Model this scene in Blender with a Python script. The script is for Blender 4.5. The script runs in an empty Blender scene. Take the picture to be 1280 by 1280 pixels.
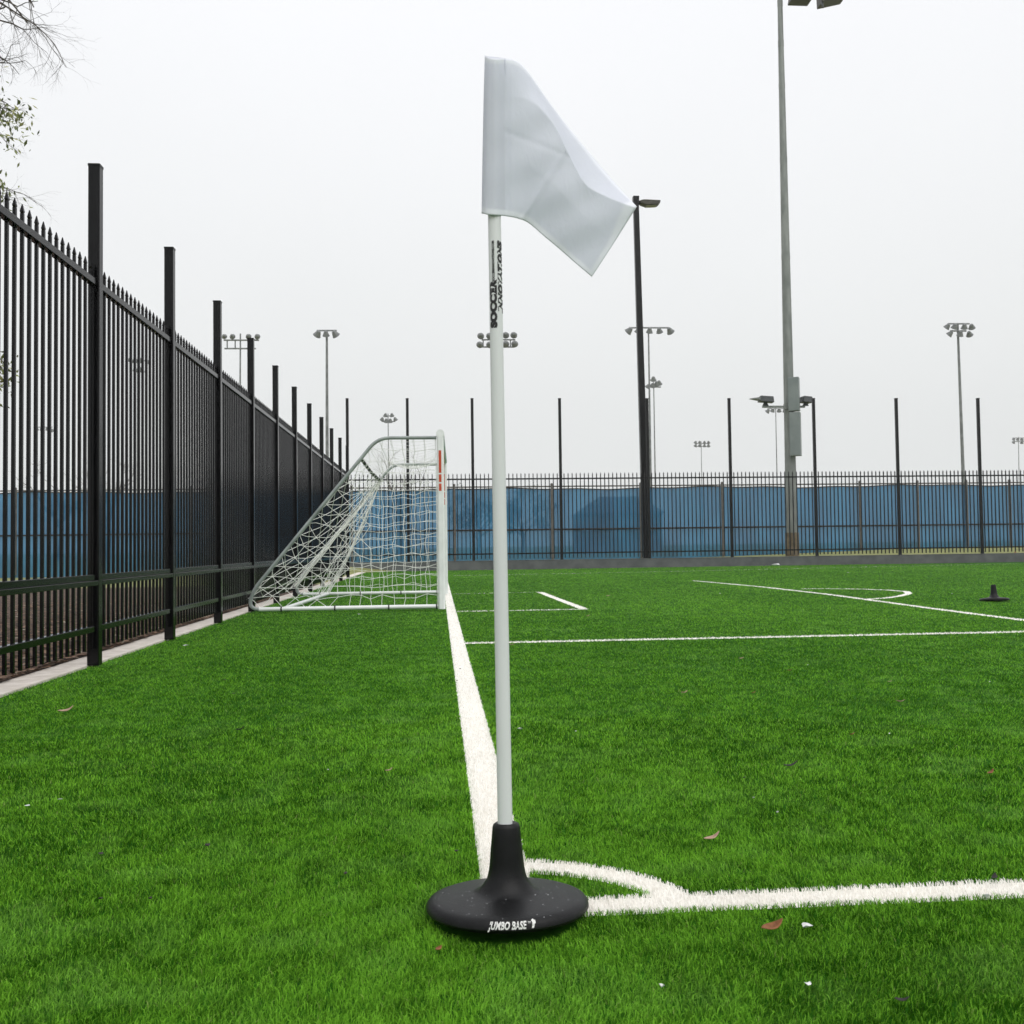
import bpy, math, random
import numpy as np
from mathutils import Vector, Matrix
C = bpy.context.scene.collection
rnd = random.Random(7)
R = math.radians

# ------------------------------------------------------------------ camera
H, F = 0.77, 1220.0                       # eye height (m), focal length in 1280-px units
YAW, PITCH, ROLL = 0.07563, 0.0355, -0.01297
cy, sy, cp, sp, cr, sr = math.cos(YAW), math.sin(YAW), math.cos(PITCH), math.sin(PITCH), math.cos(ROLL), math.sin(ROLL)
FW = Vector((sy*cp, cy*cp, sp)); RT0 = Vector((cy, -sy, 0)); UP0 = RT0.cross(FW)
RT = cr*RT0 + sr*UP0; UP = -sr*RT0 + cr*UP0
cam = bpy.data.cameras.new('camera'); camo = bpy.data.objects.new('camera', cam); C.objects.link(camo)
cam.sensor_width = 36; cam.lens = 36*F/1280; cam.clip_start = 0.05; cam.clip_end = 3000
cam.dof.use_dof = True; cam.dof.focus_distance = 4.5; cam.dof.aperture_fstop = 12.0; cam.dof.aperture_blades = 7
camo.matrix_world = Matrix(((RT.x, UP.x, -FW.x, 0), (RT.y, UP.y, -FW.y, 0), (RT.z, UP.z, -FW.z, H), (0, 0, 0, 1)))
bpy.context.scene.camera = camo
def ray(x, y): return FW + RT*((x-640)/F) - UP*((y-640)/F)
def gnd(x, y, z=0.0):                     # where a sight line meets the level z
    d = ray(x, y); return Vector((0, 0, H)) + d*((z-H)/d.z)
def at(x, y, Y):                          # where it meets the upright plane Y metres ahead
    d = ray(x, y); return Vector((0, 0, H)) + d*(Y/d.y)

# ------------------------------------------------------------------ sky, sun, exposure
SUN_EL, SUN_ROT = R(58), R(150)
w = bpy.data.worlds.new('World'); bpy.context.scene.world = w; w.use_nodes = True
nt = w.node_tree; N = nt.nodes; L = nt.links; bg = N['Background']
sky = N.new('ShaderNodeTexSky'); sky.sky_type = 'NISHITA'; sky.sun_disc = False
sky.sun_elevation = SUN_EL; sky.sun_rotation = SUN_ROT; sky.dust_density = 6; sky.air_density = 1.5
tc = N.new('ShaderNodeTexCoord'); sep = N.new('ShaderNodeSeparateXYZ'); ramp = N.new('ShaderNodeValToRGB')
L.new(tc.outputs['Generated'], sep.inputs[0]); L.new(sep.outputs['Z'], ramp.inputs[0])
e = ramp.color_ramp.elements
e[0].position = 0.0; e[0].color = (.785, .805, .80, 1)
e[1].position = 0.9; e[1].color = (1.0, 1.01, 1.04, 1)
m_ = e.new(0.18); m_.color = (.83, .845, .845, 1)
m_ = e.new(0.5); m_.color = (.93, .94, .965, 1)
cl = N.new('ShaderNodeTexNoise'); cl.inputs['Scale'].default_value = 1.6; cl.inputs['Detail'].default_value = 3
L.new(tc.outputs['Generated'], cl.inputs['Vector'])
cm = N.new('ShaderNodeMapRange'); cm.inputs[1].default_value = .3; cm.inputs[2].default_value = .7
cm.inputs[3].default_value = 10.75; cm.inputs[4].default_value = 11.3; L.new(cl.outputs['Fac'], cm.inputs[0])
sc = N.new('ShaderNodeVectorMath'); sc.operation = 'SCALE'; L.new(ramp.outputs[0], sc.inputs[0]); L.new(cm.outputs[0], sc.inputs['Scale'])
hs = N.new('ShaderNodeHueSaturation'); hs.inputs['Saturation'].default_value = .25; L.new(sky.outputs[0], hs.inputs['Color'])
mx = N.new('ShaderNodeMix'); mx.data_type = 'RGBA'; mx.inputs[0].default_value = .93
L.new(hs.outputs[0], mx.inputs[6]); L.new(sc.outputs[0], mx.inputs[7]); L.new(mx.outputs[2], bg.inputs[0]); bg.inputs[1].default_value = .1
sd = bpy.data.lights.new('sun', 'SUN'); sd.energy = 1.35; sd.angle = R(65); sd.color = (1, .97, .93)
so = bpy.data.objects.new('sun', sd); C.objects.link(so); so.rotation_euler = (R(90)-SUN_EL, 0, R(180)-SUN_ROT)
vs = bpy.context.scene.view_settings; vs.view_transform = 'Standard'; vs.look = 'None'; vs.exposure = 0; vs.gamma = 1; vs.use_curve_mapping = False

# ------------------------------------------------------------------ materials
def mat(name, col, rough=.6, col2=None, scale=8., bump=0., metal=0., spec=.5, coat=0., detail=4, lo=.35, hi=.65, stretch=None, attr=None, bscale=None):
    m = bpy.data.materials.new(name); m.use_nodes = True; t = m.node_tree; n = t.nodes; l = t.links
    b = n['Principled BSDF']; b.inputs['Base Color'].default_value = (*col, 1); b.inputs['Roughness'].default_value = rough
    b.inputs['Metallic'].default_value = metal; b.inputs['Specular IOR Level'].default_value = spec; b.inputs['Coat Weight'].default_value = coat
    b.inputs['Coat Roughness'].default_value = .15
    tcn = n.new('ShaderNodeTexCoord'); mp = n.new('ShaderNodeMapping'); l.new(tcn.outputs['Object'], mp.inputs[0])
    if stretch: mp.inputs['Scale'].default_value = stretch
    nz = n.new('ShaderNodeTexNoise'); nz.inputs['Scale'].default_value = scale; nz.inputs['Detail'].default_value = detail; l.new(mp.outputs[0], nz.inputs['Vector'])
    if col2:
        r = n.new('ShaderNodeValToRGB'); r.color_ramp.elements[0].position = lo; r.color_ramp.elements[1].position = hi
        r.color_ramp.elements[0].color = (*col, 1); r.color_ramp.elements[1].color = (*col2, 1)
        l.new(nz.outputs['Fac'], r.inputs[0]); l.new(r.outputs[0], b.inputs['Base Color'])
    if attr:
        a = n.new('ShaderNodeAttribute'); a.attribute_name = attr; l.new(a.outputs['Color'], b.inputs['Base Color'])
    if bump:
        n2 = nz
        if bscale:
            n2 = n.new('ShaderNodeTexNoise'); n2.inputs['Scale'].default_value = bscale; n2.inputs['Detail'].default_value = 3; l.new(mp.outputs[0], n2.inputs['Vector'])
        bp = n.new('ShaderNodeBump'); bp.inputs['Strength'].default_value = bump; bp.inputs['Distance'].default_value = .01
        l.new(n2.outputs['Fac'], bp.inputs['Height']); l.new(bp.outputs[0], b.inputs['Normal'])
    return m
M = {}
M['turf'] = mat('turf base', (.012, .07, .003), .9, (.03, .13, .006), 30, .4, spec=.05)
M['blade'] = mat('turf blade', (.05, .2, .02), .5, attr='col', spec=.03)
def translucent(m, k):
    t = m.node_tree; n = t.nodes; l = t.links; b = n['Principled BSDF']; tl = n.new('ShaderNodeBsdfTranslucent'); ms = n.new('ShaderNodeMixShader'); ms.inputs[0].default_value = k
    l.new(b.inputs['Base Color'].links[0].from_socket, tl.inputs[0]); l.new(b.outputs[0], ms.inputs[1]); l.new(tl.outputs[0], ms.inputs[2]); l.new(ms.outputs[0], n['Material Output'].inputs[0])
translucent(M['blade'], .35)
M['wblade'] = mat('white blade', (.83, .80, .74), .55, attr='col', spec=.1)
M['linebase'] = mat('line base', (.80, .78, .73), .9, (.86, .84, .79), 60, .3)
M['kerb'] = mat('concrete kerb', (.56, .50, .44), .85, (.72, .66, .60), 9, .35, bscale=120, detail=8)
M['mulch'] = mat('mulch', (.012, .007, .005), .95, (.17, .10, .062), 34, 1., detail=8, lo=.42, hi=.66)
M['drygrass'] = mat('dry grass', (.15, .165, .05), .95, (.26, .265, .095), 3, .6, detail=8)
M['black'] = mat('black paint', (.0012, .0012, .0015), .17, (.003, .003, .0035), 12, .03, spec=.22, bscale=150)
M['farblack'] = mat('far black paint', (.0025, .0025, .003), .35, (.005, .005, .005), 6, .03, spec=.25)
M['wall'] = mat('grey wall', (.085, .09, .092), .85, (.13, .135, .135), 2.5, .3, detail=8, bscale=60)
M['white'] = mat('white paint', (.80, .82, .81), .35, (.88, .90, .89), 7, .03, coat=.15)
M['pole'] = mat('plastic pole', (.68, .70, .70), .42, (.74, .755, .755), 14, .02, stretch=(1, 1, .15))
M['rope'] = mat('net rope', (.84, .85, .81), .8, (.92, .92, .88), 40)
M['greytube'] = mat('grey tube', (.22, .25, .24), .42, (.36, .40, .385), 5, .03)
M['strap'] = mat('strap', (.012, .012, .012), .6)
M['orange'] = mat('orange sticker', (.62, .075, .02), .45, (.5, .05, .015), 30)
M['rubber'] = mat('rubber', (.0022, .0023, .0025), .42, (.0058, .006, .0066), 26, .09, bscale=300, spec=.24, detail=6)
M['ink'] = mat('black ink', (.006, .006, .006), .5)
M['wink'] = mat('white ink', (.72, .72, .70), .6)
M['steel'] = mat('galvanised steel', (.17, .185, .175), .5, (.27, .285, .27), 5, .05, metal=.3, detail=8, stretch=(1, 1, .25))
M['rust'] = mat('rusty steel', (.10, .075, .045), .8, (.19, .15, .10), 6, .3, detail=8)
M['cab'] = mat('cabinet paint', (.19, .22, .215), .45, (.24, .27, .265), 2, .02)
M['darkmetal'] = mat('dark metal', (.035, .04, .042), .45, (.06, .065, .07), 6)
M['bronze'] = mat('bronze lamp', (.03, .027, .018), .45, (.055, .05, .035), 10)
M['lens'] = mat('lamp glass', (.22, .21, .15), .2, (.3, .28, .2), 20)
M['lamp'] = mat('lamp housing', (.10, .11, .11), .45, (.20, .21, .21), 3)
M['chain'] = mat('brown post', (.085, .075, .065), .6, (.14, .13, .12), 5)
M['bark'] = mat('bark', (.045, .036, .03), .9, (.10, .085, .07), 12, .8)
M['leaf'] = mat('tree leaf', (.10, .13, .03), .6, attr='col')
M['fartree'] = mat('far foliage', (.035, .05, .025), .9, (.07, .085, .045), 1.5)
M['fartwig'] = mat('far twigs', (.10, .09, .08), .9, (.16, .15, .14), 3)
M['brick'] = mat('house brick', (.27, .22, .19), .9, (.33, .27, .24), 10)  # brick colour lightened to imitate mist over the house
M['roof'] = mat('roof shingle', (.12, .12, .125), .9, (.16, .16, .165), 8)  # roof colour likewise lightened, mist painted into it
M['chip'] = mat('bark chip', (.05, .03, .02), .9, attr='col')
M['dleaf'] = mat('dead leaf', (.15, .048, .011), .6, (.26, .10, .026), 60, .3)
M['tleaf'] = mat('tan leaf', (.36, .22, .15), .65, (.48, .33, .25), 60, .3)
M['paper'] = mat('paper scrap', (.62, .62, .62), .7, (.75, .75, .76), 30, .3)
M['dark'] = mat('dark scrap', (.012, .01, .008), .7, (.03, .024, .02), 40, .3)
M['drop'] = mat('water', (.20, .205, .21), .1, spec=.9)
# blue windscreen: woven mesh, part of what is behind shows through
m = bpy.data.materials.new('blue windscreen'); m.use_nodes = True; t = m.node_tree; n = t.nodes; l = t.links
b = n['Principled BSDF']; b.inputs['Roughness'].default_value = .75; o_ = n['Material Output']
tcn = n.new('ShaderNodeTexCoord'); mp = n.new('ShaderNodeMapping'); mp.inputs['Scale'].default_value = (.5, 1, .18); l.new(tcn.outputs['Object'], mp.inputs[0])
nz = n.new('ShaderNodeTexNoise'); nz.inputs['Scale'].default_value = 2.2; nz.inputs['Detail'].default_value = 6; l.new(mp.outputs[0], nz.inputs[0])
r = n.new('ShaderNodeValToRGB'); r.color_ramp.elements[0].color = (.006, .090, .200, 1); r.color_ramp.elements[1].color = (.015, .160, .32, 1)
r.color_ramp.elements[0].position = .35; r.color_ramp.elements[1].position = .65
l.new(nz.outputs['Fac'], r.inputs[0]); l.new(r.outputs[0], b.inputs['Base Color'])
tr = n.new('ShaderNodeBsdfTransparent'); tr.inputs[0].default_value = (.55, .8, 1, 1); ms = n.new('ShaderNodeMixShader'); ms.inputs[0].default_value = .15
l.new(b.outputs[0], ms.inputs[1]); l.new(tr.outputs[0], ms.inputs[2]); l.new(ms.outputs[0], o_.inputs[0]); M['screen'] = m
# flag cloth: thin white nylon, light comes through; hems are double
m = bpy.data.materials.new('white nylon'); m.use_nodes = True; t = m.node_tree; n = t.nodes; l = t.links
b = n['Principled BSDF']; b.inputs['Roughness'].default_value = .55; b.inputs['Base Color'].default_value = (.84, .86, .93, 1); o_ = n['Material Output']
tl = n.new('ShaderNodeBsdfTranslucent'); tl.inputs[0].default_value = (.78, .80, .90, 1); ms = n.new('ShaderNodeMixShader')
a = n.new('ShaderNodeAttribute'); a.attribute_name = 'hem'; mr = n.new('ShaderNodeMapRange'); mr.inputs[3].default_value = .36; mr.inputs[4].default_value = .12
l.new(a.outputs['Fac'], mr.inputs[0]); l.new(mr.outputs[0], ms.inputs[0])
wv = n.new('ShaderNodeTexNoise'); wv.inputs['Scale'].default_value = 9; wv.inputs['Detail'].default_value = 5; tcn = n.new('ShaderNodeTexCoord'); l.new(tcn.outputs['Object'], wv.inputs[0])
bp = n.new('ShaderNodeBump'); bp.inputs['Strength'].default_value = .07; bp.inputs['Distance'].default_value = .02; l.new(wv.outputs['Fac'], bp.inputs['Height'])
mpc = n.new('ShaderNodeMapping'); mpc.inputs['Scale'].default_value = (1, 1, .45); mpc.inputs['Rotation'].default_value = (0, R(25), 0); l.new(tcn.outputs['Object'], mpc.inputs[0])
w2 = n.new('ShaderNodeTexNoise'); w2.inputs['Scale'].default_value = 34; w2.inputs['Detail'].default_value = 2; w2.inputs['Distortion'].default_value = 1.2; l.new(mpc.outputs[0], w2.inputs[0])
bp2 = n.new('ShaderNodeBump'); bp2.inputs['Strength'].default_value = .16; bp2.inputs['Distance'].default_value = .006; l.new(w2.outputs['Fac'], bp2.inputs['Height']); l.new(bp.outputs[0], bp2.inputs['Normal'])
l.new(bp2.outputs[0], b.inputs['Normal']); l.new(bp2.outputs[0], tl.inputs['Normal'])
l.new(b.outputs[0], ms.inputs[1]); l.new(tl.outputs[0], ms.inputs[2]); l.new(ms.outputs[0], o_.inputs[0]); M['cloth'] = m

# ------------------------------------------------------------------ mesh helpers
class MB:
    def __init__(s): s.v = []; s.f = []
    def add(s, vs, fs):
        k = len(s.v); s.v += [tuple(v) for v in vs]; s.f += [tuple(i+k for i in f) for f in fs]; return s
    def box(s, c, d, rz=0., rx=0., ry=0., taper=1., bev=0.):
        x, y, z = d[0]/2, d[1]/2, d[2]/2
        rot = Matrix.Rotation(rz, 3, 'Z') @ Matrix.Rotation(ry, 3, 'Y') @ Matrix.Rotation(rx, 3, 'X'); c = Vector(c)
        if bev:
            q = [(-x+bev, -y), (x-bev, -y), (x, -y+bev), (x, y-bev), (x-bev, y), (-x+bev, y), (-x, y-bev), (-x, -y+bev)]
        else: q = [(-x, -y), (x, -y), (x, y), (-x, y)]
        n = len(q)
        vs = [c + rot @ Vector((a, b_, -z)) for a, b_ in q] + [c + rot @ Vector((a*taper, b_*taper, z)) for a, b_ in q]
        fs = [tuple(reversed(range(n))), tuple(range(n, 2*n))] + [(i, (i+1) % n, n+(i+1) % n, n+i) for i in range(n)]
        return s.add(vs, fs)
    def tube(s, pts, r, n=8, cap=True):
        pts = [Vector(p) for p in pts]; rs = r if isinstance(r, (list, tuple)) else [r]*len(pts)
        t0 = (pts[1]-pts[0]).normalized(); a = Vector((0, 0, 1)) if abs(t0.z) < .9 else Vector((1, 0, 0)); u = t0.cross(a).normalized()
        vs = []
        for i, p in enumerate(pts):
            t = (pts[min(i+1, len(pts)-1)]-pts[max(i-1, 0)])
            t = t.normalized() if t.length > 1e-9 else t0
            u = (u - t*u.dot(t)); u = u.normalized() if u.length > 1e-6 else t.orthogonal().normalized(); v_ = t.cross(u)
            for k in range(n):
                an = 2*math.pi*k/n; vs.append(p + (u*math.cos(an)+v_*math.sin(an))*rs[i])
        fs = [(i*n+k, i*n+(k+1) % n, (i+1)*n+(k+1) % n, (i+1)*n+k) for i in range(len(pts)-1) for k in range(n)]
        if cap: fs += [tuple(reversed(range(n))), tuple(range((len(pts)-1)*n, len(pts)*n))]
        return s.add(vs, fs)
    def lathe(s, prof, n=48, c=(0, 0, 0), rot=None):
        c = Vector(c); vs = []
        for r_, z in prof:
            for k in range(n):
                an = 2*math.pi*k/n; p = Vector((r_*math.cos(an), r_*math.sin(an), z)); vs.append(c + (rot @ p if rot else p))
        m_ = len(prof)
        fs = [(i*n+k, i*n+(k+1) % n, (i+1)*n+(k+1) % n, (i+1)*n+k) for i in range(m_-1) for k in range(n)]
        fs += [tuple(reversed(range(n))), tuple(range((m_-1)*n, m_*n))]
        return s.add(vs, fs)
    def build(s, name, m, parent=None, smooth=False, loc=None, bevel=0.):
        me = bpy.data.meshes.new(name); me.from_pydata(s.v, [], s.f); me.materials.append(m); me.update()
        if smooth:
            me.polygons.foreach_set('use_smooth', [True]*len(me.polygons))
            try: me.set_sharp_from_angle(angle=R(40))
            except Exception: pass
        o = bpy.data.objects.new(name, me); C.objects.link(o)
        if parent: o.parent = parent
        if loc is not None: o.location = loc
        if bevel:
            bv = o.modifiers.new('bevel', 'BEVEL'); bv.width = bevel; bv.segments = 2; bv.limit_method = 'ANGLE'
        return o
def tag(o, label=None, cat=None, group=None, kind=None):
    if label: o['label'] = label
    if cat: o['category'] = cat
    if group: o['group'] = group
    if kind: o['kind'] = kind
    return o
def thing(name, label, cat, loc=(0, 0, 0), rz=0., group=None):
    o = bpy.data.objects.new(name, None); C.objects.link(o); o.location = loc; o.rotation_euler.z = rz; o.empty_display_size = .2
    return tag(o, label, cat, group)
def again(src, parent, loc=None, name=None):
    o = src.copy(); C.objects.link(o); o.parent = parent
    if loc is not None: o.location = loc
    return o
def bigmesh(name, V, faces_loops, starts, totals, m, cols=None):
    me = bpy.data.meshes.new(name); me.vertices.add(len(V)); me.vertices.foreach_set('co', V.astype(np.float32).ravel())
    me.loops.add(len(faces_loops)); me.loops.foreach_set('vertex_index', faces_loops.astype(np.int32))
    me.polygons.add(len(starts)); me.polygons.foreach_set('loop_start', starts.astype(np.int32))
    me.update(calc_edges=True); me.materials.append(m)
    if cols is not None:
        ca = me.color_attributes.new('col', 'FLOAT_COLOR', 'POINT'); cc = np.ones((len(V), 4), np.float32); cc[:, :3] = cols; ca.data.foreach_set('color', cc.ravel())
    o = bpy.data.objects.new(name, me); C.objects.link(o); return o

# ------------------------------------------------------------------ ground, turf, lines
KX = -2.38                                # turf edge / kerb
FY = 33.43                                # far fence line
def farY(X): return FY + .0074*X
def hgt(X, Y):
    z = -.045-.17*min(1, max(0, (Y-20)/18.))
    if X > -3.0 and Y > 33.3: z = .17+.37*min(1, max(0, (X-9.5)/12.))*min(1, max(0, (Y-33.5)/6.))
    return z
xs = [-600, -200, -90, -50, -30, -20, -12, -6.6, -4.5, -3.02, -2.98, 0, 4, 8, 12, 15, 18, 21, 24, 28, 34, 45, 60, 100, 250, 600]
ys = [-60, -10, 0, 5, 10, 15, 20, 25, 30, 33.36, 33.42, 35, 37, 39, 41, 46, 60, 90, 150, 300, 900]
g = MB(); nv = len(ys)
g.v = [(x, y+(.0074*max(-3, min(60, x)) if 30 < y < 50 else 0), hgt(x, y) if not (x > -2.9 and y < 33.4) else -.15) for x in xs for y in ys]
g.f = [(i*nv+j, (i+1)*nv+j, (i+1)*nv+j+1, i*nv+j+1) for i in range(len(xs)-1) for j in range(nv-1)]
tag(g.build('ground', M['drygrass']), kind='structure')
t_ = MB(); t_.add([(KX, -8, -.014), (60, -8, -.014), (60, 33.3+.4, -.014), (KX, 33.26, -.014)], [(0, 1, 2, 3)]); tag(t_.build('turf', M['turf']), kind='structure')
k_ = MB(); k_.box((KX-.11, 13, -.02), (.22, 41, .05)); tag(k_.build('kerb', M['kerb'], bevel=.006), kind='structure')
mu = MB(); nx = 44; ny = 80
for i in range(nx+1):
    for j in range(ny+1):
        x = -10.5 + (-2.58+10.5)*i/nx; y = -2 + 24*j/ny
        mu.v.append((x, y, -.008 + .03*rnd.random()*(1 if 0 < i < nx else .3)-.17*min(1, max(0, (y-20)/18.))))
mu.f = [(i*(ny+1)+j, (i+1)*(ny+1)+j, (i+1)*(ny+1)+j+1, i*(ny+1)+j+1) for i in range(nx) for j in range(ny)]
tag(mu.build('mulch_bed', M['mulch'], smooth=True), kind='structure')

LW = .1
segs = {}                                 # line name -> list of (polyline, half width)
GX0, GX1, TY0, TY1 = .0907, .2073, 2.0754, 2.1684
segs['goal_line'] = [([((GX0+GX1)/2, TY0), ((GX0+GX1)/2, 27.5)], (GX1-GX0)/2)]
segs['touch_line'] = [([(GX1, (TY0+TY1)/2), (30, (TY0+TY1)/2)], (TY1-TY0)/2)]
arc_r = .47
segs['corner_arc'] = [([(GX0+.435*math.cos(a*math.pi/32), TY0+.337*math.sin(a*math.pi/32)) for a in range(2, 15)], .042)]
def P2(px): return [tuple(gnd(x, y)[:2]) for x, y in px]
b0, b1 = gnd(867, 725.2), gnd(1035, 742); 
segs['penalty_area_line'] = [([(GX1, 7.99), (40, 7.99)], .05), (P2([(867, 725.2), (950, 732.6), (1035, 742), (1180, 761.3), (1279.6, 773.8), (1330, 780.5)]), .05)]
segs['goal_area_line'] = [([(GX1, 11.95), (1.82, 11.95)], .036), (P2([(729, 759.8), (700, 749), (675, 739.5)]), .055), (P2([(675, 739.3), (620, 740.6), (566, 741.5)]), .016)]
segs['penalty_arc'] = [(P2([(1083, 748.2), (1108, 746.5), (1126, 744), (1136, 741), (1133, 738.6), (1110, 736.8), (1075, 735.5), (1030, 735), (1003, 735.3)]), .05)]
segs['far_touch_line'] = [(P2([(566, 719), (700, 716.6), (766, 715.3), (840, 713.8), (950, 711.2), (1020, 709.6), (1300, 703.5)]), .026)]
def ribbon(pl, hw, z):
    pl = [Vector((p[0], p[1], 0)) for p in pl]; vs = []
    for i, p in enumerate(pl):
        t = (pl[min(i+1, len(pl)-1)]-pl[max(i-1, 0)]).normalized(); nrm = Vector((-t.y, t.x, 0))
        vs += [p+nrm*hw+Vector((0, 0, z)), p-nrm*hw+Vector((0, 0, z))]
    return vs, [(2*i, 2*i+1, 2*i+3, 2*i+2) for i in range(len(pl)-1)]
def near_poly(X, Y, pl, hw):
    ok = np.zeros(len(X), bool)
    for (ax, ay), (bx, by) in zip(pl[:-1], pl[1:]):
        dx, dy = bx-ax, by-ay; L2 = dx*dx+dy*dy; u = np.clip(((X-ax)*dx+(Y-ay)*dy)/L2, 0, 1)
        ok |= (X-ax-u*dx)**2+(Y-ay-u*dy)**2 < hw*hw
    return ok
BY = 2.085; BX = at(633.5, 1060, BY).x                     # corner flag stands here
rng = np.random.default_rng(11)
def vnoise(X, Y, seed, freq):
    g_ = np.random.default_rng(seed).random((256, 256)); x = X*freq; y = Y*freq
    xi = np.floor(x).astype(int); yi = np.floor(y).astype(int); fx = x-xi; fy = y-yi; fx = fx*fx*(3-2*fx); fy = fy*fy*(3-2*fy)
    a_ = g_[xi % 256, yi % 256]; b_ = g_[(xi+1) % 256, yi % 256]; c_ = g_[xi % 256, (yi+1) % 256]; d_ = g_[(xi+1) % 256, (yi+1) % 256]
    return (a_*(1-fx)+b_*fx)*(1-fy)+(c_*(1-fx)+d_*fx)*fy
A0, A1 = R(-56), R(64); DEN = 70000.
n1 = int(DEN*(A1-A0)/2*(2.**2-.95**2)); n2 = int(DEN*4*(A1-A0)*math.log(37/2.))
r1 = np.sqrt(rng.random(n1)*(4-.9025)+.9025); r2 = 2*(37/2.)**rng.random(n2); r_ = np.concatenate([r1, r2])
th = A0+(A1-A0)*rng.random(len(r_)); X = r_*np.sin(th); Y = r_*np.cos(th)
keep = (((th > R(-40)) & (th < R(46))) | (r_ < 6.5)) & (X > KX+.005) & (Y < farY(X)-.19) & (((X-BX)**2+(Y-BY)**2) > .158**2); X = X[keep]; Y = Y[keep]; r_ = r_[keep]
def blades(name, X, Y, r_, white, m):
    n = len(X); big = np.maximum(1, r_/2.)
    wd = .0016*big**.92*(.7+.6*rng.random(n)); ht = (.0100+.0050*rng.random(n))*(.85 if white else 1)
    pn = vnoise(X, Y, 3, 1.3); pn2 = vnoise(X, Y, 4, 5.); pn3 = vnoise(X, Y, 5, .35); pf = vnoise(X, Y, 6, 22.)
    az = 2*math.pi*rng.random(n); lean = (.5 if white else 1)*ht*(.25+1.05*rng.random(n))*(1+.7*np.clip((r_-3)/9., 0, 1))
    la = 2*math.pi*(1.2*vnoise(X, Y, 8, .9)+.5*vnoise(X, Y, 9, 4.))
    lx = lean*np.cos(az)*.85+ht*.14*np.cos(la); ly = lean*np.sin(az)*.85+ht*.14*np.sin(la)
    wa = 2*math.pi*rng.random(n); wx = np.cos(wa)*wd/2; wy = np.sin(wa)*wd/2
    z0 = np.full(n, -.0115)
    if white:
        v = .90+.07*rng.random(n); v *= .95+.08*pn2; col = np.stack([v, v*.975, v*.925], 1)
    else:
        k = np.clip(.01+.19*(pn-.5)+.26*(pn2-.5)+.30*(pn3-.5)+.24*(vnoise(X, Y*.1, 41, 1.1)-.5)+.55*(pf-.5)+1.25*rng.random(n)**1.9, 0, 1)[:, None]
        dark = np.array([.021, .096, .002]); lite = np.array([.245, .555, .046]); col = dark*(1-k)+lite*k
        sheen_mix = np.clip((vnoise(X, Y, 31, 9.)-.50)*2.6, 0, 1)*(.25+.9*vnoise(X, Y, 32, 1.1))*rng.random(n)+.35*np.clip((Y-6)/9., 0, 1)*rng.random(n); sheen_mix = (.55*sheen_mix)[:, None]  # pile sheen painted into blade colour: pale clumps, and paler with distance
        col = col*(1-sheen_mix)+np.array([.32, .60, .14])*sheen_mix
        br = rng.random(n) < .012; col[br] = np.array([.28, .40, .10])
    near = r_ < 4.5
    out = []
    # near blades: quad + tip, bent; far blades: one triangle
    def mk(idx, bent):
        x, y, z, a, b_, w1, w2, h_ = X[idx], Y[idx], z0[idx], lx[idx], ly[idx], wx[idx], wy[idx], ht[idx]
        if bent:
            V = np.stack([np.stack([x-w1, y-w2, z], 1), np.stack([x+w1, y+w2, z], 1),
                          np.stack([x+w1*.85+a*.30, y+w2*.85+b_*.30, z+h_*.68], 1), np.stack([x-w1*.85+a*.30, y-w2*.85+b_*.30, z+h_*.68], 1),
                          np.stack([x+a, y+b_, z+h_*.95], 1)], 1).reshape(-1, 3)
        else:
            V = np.stack([np.stack([x-w1, y-w2, z], 1), np.stack([x+w1, y+w2, z], 1), np.stack([x+a, y+b_, z+h_*.95], 1)], 1).reshape(-1, 3)
        return V
    iN = np.nonzero(near)[0]; iF = np.nonzero(~near)[0]
    VN = mk(iN, True); VF = mk(iF, False); kN = len(iN); kF = len(iF)
    bn = np.arange(kN)[:, None]*5; loN = np.concatenate([bn+0, bn+1, bn+2, bn+3, bn+3, bn+2, bn+4], 1).ravel()
    stN = np.stack([np.arange(kN)*7, np.arange(kN)*7+4], 1).ravel()
    bf = kN*5+np.arange(kF)[:, None]*3; loF = np.concatenate([bf, bf+1, bf+2], 1).ravel(); stF = kN*7+np.arange(kF)*3
    colN = np.repeat(col[iN], 5, 0); colF = np.repeat(col[iF], 3, 0)
    return bigmesh(name, np.concatenate([VN, VF]), np.concatenate([loN, loF]), np.concatenate([stN, stF]), None, m, np.concatenate([colN, colF]))
used = np.zeros(len(X), bool)
order = ['goal_line', 'touch_line', 'corner_arc', 'penalty_area_line', 'goal_area_line', 'penalty_arc', 'far_touch_line']
for i, nm in enumerate(order):
    ok = np.zeros(len(X), bool); base = MB()
    jx = X+.004*(rng.random(len(X))-.5); jy = Y+.004*(rng.random(len(X))-.5)
    for pl, hw in segs[nm]:
        ok |= near_poly(jx, jy, pl, hw if hw > .04 else hw)
        base.add(*ribbon(pl, hw, -.0135+.0004*i))
    ok &= ~used; used |= ok
    o = blades(nm, X[ok], Y[ok], r_[ok], True, M['wblade']); o['kind'] = 'structure'
    bo = base.build('line_base', M['linebase'], o)
tag(blades('turf_grass', X[~used], Y[~used], r_[~used], False, M['blade']), kind='stuff')
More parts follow.
